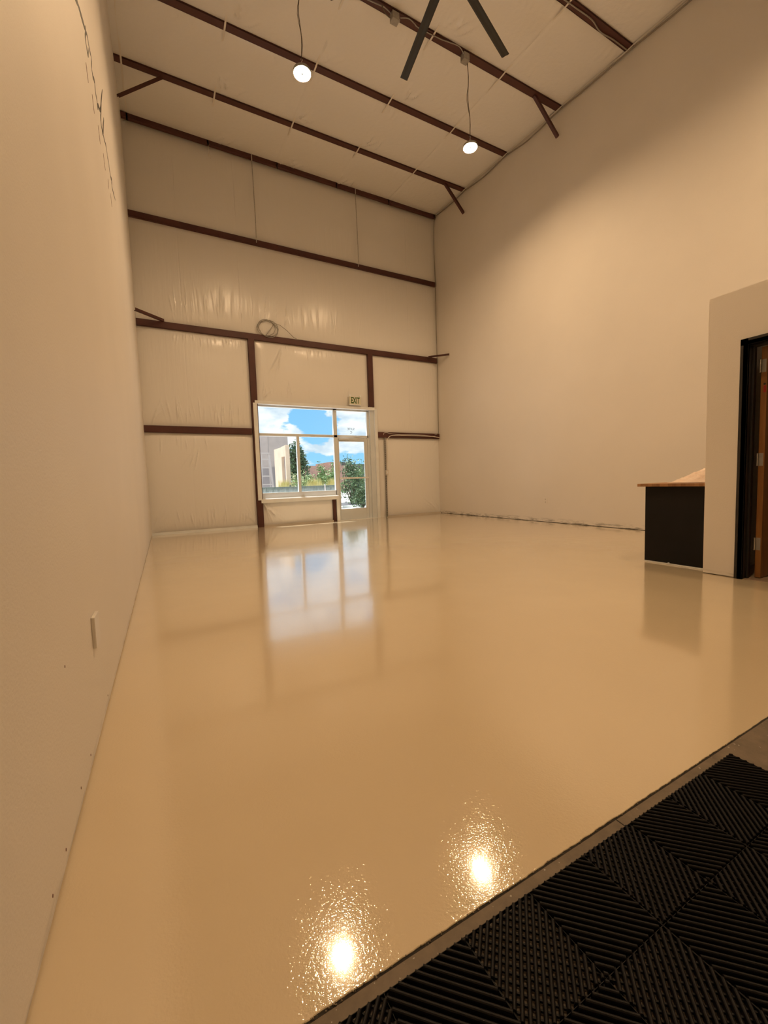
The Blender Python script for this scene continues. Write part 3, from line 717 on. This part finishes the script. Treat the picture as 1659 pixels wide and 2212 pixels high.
# marks on the left wall
e = empty('wall_lettering', (XL, 4.7, 4.2)); tag(e, 'dark flowing script lettering high on the left wall', 'lettering')
def stroke(pts, wid, m, name):
    P = [Vector((0, y-4.7, z-4.2)) for y, z in pts]; out = []
    for i in range(len(P)-1):
        p0 = P[max(i-1, 0)]; p1 = P[i]; p2 = P[i+1]; p3 = P[min(i+2, len(P)-1)]
        for k in range(5):
            t = k/5; out.append(.5*((2*p1)+(p2-p0)*t+(2*p0-5*p1+4*p2-p3)*t*t+(3*p1-p0-3*p2+p3)*t**3))
    out.append(P[-1]); L = len(out); vs = []; fs = []
    for i, p in enumerate(out):
        d = (out[min(i+1, L-1)]-out[max(i-1, 0)]); d.normalize(); nrm = Vector((0, -d.z, d.y))
        w = 1.45*wid*(.55+.45*abs(math.sin(i*.45)))*(.35+.65*math.sin(math.pi*(i+.3)/(L+.3))**.5)
        vs += [p+nrm*w+Vector((.0015, 0, 0)), p-nrm*w+Vector((.0015, 0, 0)), p-nrm*w, p+nrm*w]
    for i in range(L-1):
        for k in range(4): fs.append((i*4+k, i*4+(k+1) % 4, (i+1)*4+(k+1) % 4, (i+1)*4+k))
    mb = MB(); mb.add(vs, fs); return mb.build(name, m, e)
stroke([(3.0, 3.84), (3.2, 4.0), (3.43, 4.17), (3.56, 4.25), (3.86, 4.40), (3.94, 4.455), (3.86, 4.33), (3.89, 4.30), (3.97, 4.305), (4.03, 4.40)], .014, 'ink', 'script_stroke')
stroke([(3.93, 4.44), (4.04, 4.495), (4.13, 4.49), (4.24, 4.517), (4.21, 4.42), (4.25, 4.39), (4.33, 4.43), (4.40, 4.46), (4.40, 4.38), (4.49, 4.39), (4.50, 4.34), (4.61, 4.44), (4.78, 4.53), (5.02, 4.80), (5.30, 5.12)], .014, 'ink', 'script_stroke')
stroke([(5.02, 4.80), (4.86, 4.58), (4.76, 4.43), (4.81, 4.39), (4.92, 4.43), (5.01, 4.55), (5.18, 4.75)], .017, 'ink', 'script_stroke')
stroke([(4.92, 4.42), (5.02, 4.44), (5.21, 4.51), (5.31, 4.475), (5.40, 4.49), (5.49, 4.45), (5.60, 4.45), (5.72, 4.51), (5.66, 4.41), (5.80, 4.43), (6.11, 4.52)], .013, 'ink', 'script_stroke')
for (y0, z0, y1, z1) in ((3.749, 4.067, 3.81, 3.982), (4.057, 4.097, 4.111, 3.998), (4.403, 4.125, 4.48, 4.024), (4.741, 4.129, 4.838, 4.041), (5.124, 4.14, 5.08, 4.024), (5.348, 4.138, 5.381, 4.023)):
    stroke([(y0, z0), (y0+(y1-y0)*.3, z0+(z1-z0)*.35), (y0+(y1-y0)*.7, z0+(z1-z0)*.65), (y1, z1)], .010, 'inkred', 'small_letter')
for i, (y, z) in enumerate(((1.524, .496), (1.786, .06), (1.589, .066), (2.3, .05), (1.35, .05), (1.2, .055))):
    m_ = MB(); m_.lathe([(.0035, .0), (.003, .001)], n=9, axis='x'); o = m_.build('wall_scuff', 'inkred'); o.scale = (1, 1, 1.4); o.location = (XL, y, z)
    tag(o, ['dark nick on left wall below and nearer than the outlet', 'small dark nick just above the floor, farther along the left wall', 'tiny dark nick on the left wall just above the floor line', 'faint nick low on the left wall beside the outlet', 'faint nick low on the left wall nearer the camera', 'nearest dark nick low on the left wall'][i], 'scuff', 'nicks on the left wall')

# ------------------------------------------------------------------ office door
od = struct(empty('door_2', (OX, 1.80, 0)))
f = MB()
for (ya, yb_) in ((1.785, 1.845), (.855, .915)):
    f.box(-.02, .005, ya-1.80, yb_-1.80, 0, 2.19)
    f.box(-.02, .15, (1.785 if ya > 1 else .895)-1.80, (1.825 if ya > 1 else .915)-1.80, 0, 2.165)
f.box(-.02, .005, .855-1.80, 1.845-1.80, 2.13, 2.19); f.box(-.02, .15, .9-1.8, 1.80-1.80, 2.13, 2.17)
f.box(.06, .10, 1.77-1.80, 1.79-1.80, 0, 2.13); f.box(.06, .10, .9-1.8, 1.79-1.80, 2.115, 2.135)
f.build('door_frame', 'blackframe', od, bevel=.003)
lf = boxmb(.135, 1.04, -.098, -.054, .012, 2.115).build('door_leaf', 'door', od, bevel=.002)
for z in (.27, 1.05, 1.89):
    h = MB(); h.lathe([(.009, 0), (.009, .115)], (.122, -.052, z), 10); h.build('hinge', 'hinge', od); h = MB(); h.box(.133, .1347, -.090, -.056, z, z+.115); h.build('hinge_leaf', 'box', lf)
tg = MB(); tg.box(.1335, .1348, -.093, -.075, 1.71, 1.77); tg.build('fire_tag', 'red', lf)
tg = MB(); tg.lathe([(.009, 0), (.009, .0012)], (.1337, -.082, 1.785), 12, 'x'); tg.build('tag_seal', 'shadowgap', lf)

# added fill panel hidden in the office, lightens the open door's face
ol = empty('office_fill_panel', (6.0, .4, OZ-.155)); tag(ol, 'added dim fill panel hidden inside the office behind the open wooden door', 'lamp')
boxmb(-.31, .31, -.31, .31, 0, .05).build('fill_frame', 'flash', ol, bevel=.004)
boxmb(-.28, .28, -.28, .28, -.004, 0).build('fill_face', 'officefill', ol)

# ------------------------------------------------------------------ counter
ct = empty('counter', (4.86, 2.45, EH)); tag(ct, 'black counter with a wooden top beside the office wall', 'counter')
b_ = MB(); b_.box(0, 1.80, -.335, .31, .016, .865-EH); b_.build('cabinet_body', 'black', ct, bevel=.003)
b_ = MB(); b_.box(-.004, 1.80, -.338, .314, 0, .016); b_.build('kick_strip', 'flash', ct, bevel=.002)
b_ = MB(); b_.box(-.065, 1.9, -.338, .37, .865-EH, .897-EH); b_.build('counter_top', 'butcher', ct, bevel=.003)
c_ = MB(); c_.box(-.006, 0, -.335, .31, .016, .865-EH); c_.build('side_panel', 'black', ct)
chip = MB(); chip.lathe([(.006, 0), (.012, .003), (.004, .006)], (-.012, .05, .018), 6); chip.build('paint_chip', 'flash', ct)
# crumpled plastic on the counter
hp = MB(); nu, nv = 60, 40; Hh = np.zeros((nu, nv)); r2 = np.random.RandomState(4)
U, V = np.meshgrid(np.linspace(0, 1, nu), np.linspace(0, 1, nv), indexing='ij')
Hh = .19*np.clip(U*1.25-.02, 0, 1)**1.1*np.sin(math.pi*np.clip(V, .02, .98))**.6
for _ in range(60):
    a, b, an = r2.rand(), r2.rand(), r2.rand()*3.14
    d_ = -(U-a)*math.sin(an)+(V-b)*math.cos(an); Hh += .018*(r2.rand()-.4)*np.exp(-(d_/.03)**2)*np.clip(U*3, 0, 1)
Hh = np.clip(Hh, .002, 1); Hh[:, 0] = Hh[:, -1] = .0; Hh[0, :] = 0; Hh[-1, :] = 0
vs = [(5.20+.75*U[i, j]+.03*math.sin(V[i, j]*20), 2.16+.58*V[i, j], .8985+Hh[i, j]) for i in range(nu) for j in range(nv)]
fs = [(i*nv+j, (i+1)*nv+j, (i+1)*nv+j+1, i*nv+j+1) for i in range(nu-1) for j in range(nv-1)]
hp.add(vs, fs); o = recenter(hp.build('plastic_sheet', 'cloth'), (5.55, 2.45, .8985)); tag(o, 'crumpled pale plastic sheet heaped on the wooden counter top', 'plastic sheet')

# ------------------------------------------------------------------ ribbed floor tiles
def make_tile():
    T = .40; q = T/2; mb = MB(); w = .0042; H = .0165
    prof = [(-w, .002), (-w, H-.004), (-w*.75, H-.0013), (-w*.3, H), (w*.3, H), (w*.75, H-.0013), (w, H-.004), (w, .002)]
    for sx in (-1, 1):
        for sy in (-1, 1):
            k = .01
            while k < 2*q:
                # segment of u+v=k inside [0,q]^2
                a = (min(k, q), max(0, k-q)); b = (max(0, k-q), min(k, q))
                gap = .0006
                A = Vector((sx*a[0], sy*a[1], 0)); B = Vector((sx*b[0], sy*b[1], 0))
                d = B-A; Ln = d.length
                if Ln > .012:
                    d.normalize(); A += d*gap*3; B -= d*gap*3
                    n_ = Vector((-d.y, d.x, 0)); vs = []
                    for P_, sg in ((A, 1), (B, -1)):
                        for (x_, z_) in prof: vs.append(P_+n_*x_+Vector((0, 0, z_))+d*sg*(.0015 if z_ > H-.002 else 0))
                    m8 = len(prof); fs = [(i, i+1, m8+i+1, m8+i) for i in range(m8-1)]+[tuple(range(m8-1, -1, -1)), tuple(range(m8, 2*m8))]
                    mb.add(vs, fs, False)
                k += .02
            # carrier bars running across the ribs
            j = -q+.01
            while j < q:
                # line u-v=j
                p0 = (max(j, 0), max(-j, 0)); p1 = (min(q, q+j), min(q, q-j))
                A = Vector((sx*p0[0], sy*p0[1], .005)); B = Vector((sx*p1[0], sy*p1[1], .005))
                if (B-A).length > .01: mb.bar(A, B, .0035, .005)
                j += .022
    # thin seam strips along the centre lines and rim loops
    for a in (-q+.0008, 0, q-.0008):
        mb.box(a-.0006, a+.0006, -q, q, .002, H-.0045); mb.box(-q, q, a-.0006, a+.0006, .002, H-.0045)
    return mb
tiles = make_tile()
tproto = None
cols = [(1.52, 'at its right end next to bare concrete'), (1.12, 'second from the right end'), (.72, 'third from the right end'), (.32, 'fourth from the right end, cut by the picture edge'), (-.08, 'beside the left wall')]
for row, y in enumerate((.472, .072)):
    for x, where in cols:
        if tproto is None: tproto = o = tiles.build('floor_mat_tile', 'rubber')
        else: o = tproto.copy(); COL.objects.link(o)
        o.location = (x, y, 0.0005)
        tag(o, ('black ribbed plastic mat tile, front row along the coating edge, ' if row == 0 else 'black ribbed mat tile, second row back from the coating edge, ')+where, 'mat tile', 'black ribbed mat tiles')

# ------------------------------------------------------------------ outdoors
def foliage(mb, c, rad, n, leaf, flat=.0, seed=0, shape=None):
    r_ = random.Random(seed)
    clumps = [(r_.uniform(-1, 1), r_.uniform(-1, 1), r_.uniform(-1, 1)) for _ in range(28)]
    clumps = [k for k in clumps if k[0]**2+k[1]**2+k[2]**2 < 1.1]
    for i in range(n):
        k = r_.choice(clumps); s = .38
        p = [k[j]*.78+r_.gauss(0, s*.5) for j in range(3)]
        if shape == 'cone':
            f_ = 1-.72*(p[2]+1)/2; p[0] *= f_; p[1] *= f_
        P_ = Vector((c[0]+p[0]*rad[0], c[1]+p[1]*rad[1], max(c[2]+p[2]*rad[2], -.1)))
        a = Vector((r_.gauss(0, 1), r_.gauss(0, 1), r_.gauss(0, 1))).normalized(); b = a.cross(Vector((r_.gauss(0, 1), r_.gauss(0, 1), r_.gauss(0, 1)))).normalized()
        l = leaf*r_.uniform(.6, 1.3); w_ = l*.45
        mb.add([P_-a*l, P_+b*w_, P_+a*l, P_-b*w_], [(0,1,2,3)])
def plant(name, c, rad, n, leaf, m, lab, cat, group=None, trunk=None, shape=None, seed=1, grd=-.15):
    e = empty(name, (c[0], c[1], grd)); tag(e, lab, cat, group)
    mb = MB(); foliage(mb, (0, 0, c[2]-grd), rad, n, leaf, seed=seed, shape=shape); mb.build('foliage', m, e, fix=False)
    t_ = MB()
    if trunk: t_.tube([(0, 0, 0), (.04, 0, c[2]-grd-rad[2]*.2), (0, .03, c[2]-grd+rad[2]*.6)], [trunk, trunk*.7, trunk*.25], 8)
    else:
        for k in range(5): t_.tube([(0, 0, 0), (rad[0]*.4*math.cos(k*1.3), rad[1]*.4*math.sin(k*1.3), (c[2]-grd)*.9)], [.03, .012], 5)
    t_.build('trunk' if trunk else 'stems', 'bark', e)
    return e
# left building behind, with a darker lower band
lb = empty('building', (5.3, 26, -.15)); tag(lb, 'grey stucco building beyond the window, at its left', 'building')
boxmb(-5.3, 1.78, 0, 8, 0, 4.28).build('wall', 'stucco', lb)
boxmb(-5.3, 1.77, -.06, 0, 0, 2.24).build('lower_band', 'stuccodark', lb)
for x in (-.35, .55): boxmb(x, x+.02, -.012, 0, 2.24, 4.2).build('wall_joint', 'stuccodark', lb)
# tan portal wall with a dark opening seen obliquely
pw = empty('portal_wall', (4.80, 18.9, -.15)); tag(pw, 'sunlit tan freestanding wall with a dark opening outside the left window', 'wall')
w_ = MB(); w_.box(-.02, .16, -.9, -.75, 0, 2.90); w_.box(-.02, .16, -.15, 1.2, 0, 2.86); w_.box(-.02, .16, -.75, -.15, 2.42, 2.88); w_.build('wall_body', 'tan', pw, bevel=.01)
boxmb(.10, .13, -.75, -.15, 0, 2.42).build('opening_panel', 'stuccodark', pw)
# step ladder in front of the grey building
ld = empty('step_ladder', (4.76, 22.0, -.15)); tag(ld, 'pale aluminium step ladder standing before the grey building outside', 'ladder')
for sx in (-1, 1):
    m_ = MB(); m_.bar((sx*.36, -.25, 0), (sx*.19, 0, 2.82), .10, .05, (0, 1, 0)); m_.build('side_rail', 'ladder', ld)
    m_ = MB(); m_.bar((sx*.36, .6, 0), (sx*.19, .06, 2.78), .05, .03, (0, 1, 0)); m_.build('rear_rail', 'ladder', ld)
for k in range(6):
    z = .3+k*.44; hw = .36-.17*z/2.82; m_ = MB(); m_.box(-hw, hw, -.27+.25*z/2.82, -.18+.25*z/2.82, z, z+.06); m_.build('step', 'ladder', ld)
boxmb(-.24, .24, -.08, .12, 2.80, 2.87).build('top_cap', 'ladder', ld)

plant('pine_tree', (6.95, 24, 1.5), (1.55, 1.2, 1.95), 5200, .085, 'leaf', 'dark green tree outside, taller than the shrubs, behind the window mullion', 'tree', trunk=.10, shape='cone', seed=3)
PT = [('shrub', (5.3, 17.15, .72), (.5, .42, .85), 1500, .06, 'leaf2', 'green shrub outside in front of the tan wall'),
      ('shrub', (6.2, 20.6, .7), (.6, .6, 1.0), 1300, .06, 'leaf4', 'pale olive shrub outside at the foot of the dark tree'),
      ('shrub', (6.95, 18.4, 1.0), (.6, .5, .95), 1300, .06, 'leaf2', 'green shrub outside in the middle of the right window pane'),
      ('shrub', (7.45, 20.6, 1.15), (.5, .4, 1.1), 1300, .065, 'leaf2', 'green shrub outside just left of the door frame'),
      ('shrub', (8.9, 20.5, 1.05), (.8, .7, 1.3), 2000, .07, 'leaf', 'large dark shrub outside seen through the upper door glass'),
      ('shrub', (10.25, 22.6, 1.15), (.7, .5, 1.25), 1700, .07, 'leaf2', 'large green shrub outside at the right of the door glass'),
      ('shrub', (10.6, 24, .9), (.7, .6, .8), 900, .06, 'leaf4', 'dry olive shrub outside at the right edge of the door glass'),
      ('shrub', (8.1, 17.3, .25), (.6, .35, .55), 1400, .05, 'leaf', 'low dark shrub outside seen through the lower door glass'),
      ('shrub', (3.55, 15.5, .1), (.6, .4, .5), 900, .05, 'leaf4', 'low dry shrub outside at the bottom left of the window'),
      ('shrub', (4.35, 15.0, .1), (.4, .3, .5), 900, .05, 'leaf', 'low dark shrub outside in the bottom left window pane')]
for i, a in enumerate(PT): plant(*a, 'shrub', 'shrubs outside the storefront', seed=20+i)
for i, (x, y, w, lab) in enumerate(((5.25, 15.6, .45, 'yellow grass clump outside in the middle of the window'), (6.2, 16.15, .28, 'yellow grass clump outside just left of the glass door'), (4.4, 16.9, .4, 'yellow grass clump outside below the tan wall'))):
    e = empty('grass_clump', (x, y, -.15)); tag(e, lab, 'grass', 'yellow grass clumps outside')
    mb = MB(); r_ = random.Random(60+i)
    for k in range(700):
        a = r_.uniform(0, 6.28); s_ = r_.uniform(.1, 1)*w; b0 = Vector((r_.gauss(0, .25)*w, r_.gauss(0, .2), 0)); tip = b0+Vector((math.cos(a)*s_*.6, math.sin(a)*s_*.4, r_.uniform(.85, 1.45)))
        wd = Vector((-math.sin(a), math.cos(a), 0))*.012; mid = (b0+tip)/2+Vector((0, 0, .12))
        mb.add([b0-wd, b0+wd, mid+wd, tip, mid-wd], [(0,1,2,3,4)])
    mb.build('blades', 'leaf3', e, fix=False)
# dark mesh fence
fe2 = empty('garden_fence', (5, 14.2, -.15)); tag(fe2, 'low dark green fence outside along the bottom of the window', 'fence')
m_ = MB()
for k in range(2): m_.box(-2.4, .62, -.012, .012, .35+k*.72, .38+k*.72)
for k in range(50): m_.box(-2.4+k*.06, -2.385+k*.06, -.006, .006, .05, 1.10)
m_.box(-2.4, .62, .013, .02, .08, 1.09); m_.build('mesh_panel', 'fence', fe2)
for k in range(3): boxmb(-2.4+k*1.26, -2.36+k*1.26, -.02, .02, 0, 1.15).build('fence_post', 'ladder' if k == 2 else 'fence', fe2)
# far buildings
fb = empty('building', (20, 55, -.15)); tag(fb, 'low red brown building in the distance beyond the shrubs', 'building')
boxmb(-2.9, 4.6, 0, 6, 0, 3.65).build('wall', 'brick', fb); boxmb(.75, 2.4, -.1, 6, 3.65, 4.15).build('parapet', 'brick', fb)
fb = empty('building', (28.5, 62, -.15)); tag(fb, 'distant dark parapet building behind the shrubs right of the mullion', 'building')
boxmb(-3, 8, 0, 8, 0, 4.15).build('wall', 'farroof', fb); boxmb(-3, -1.4, -.1, 8, 4.15, 4.5).build('parapet', 'farroof', fb)
# road and kerb outside the door
struct(boxmb(5.5, 30, 19.6, 22.6, -.15, -.13).build('ground', 'asphalt'))
kb = boxmb(7.4, 9.6, 18.0, 18.12, -.15, -.05).build('kerb', 'flash', bevel=.01); tag(recenter(kb, (8.5, 18.06, -.15)), 'white concrete kerb outside seen through the bottom of the door glass', 'kerb')
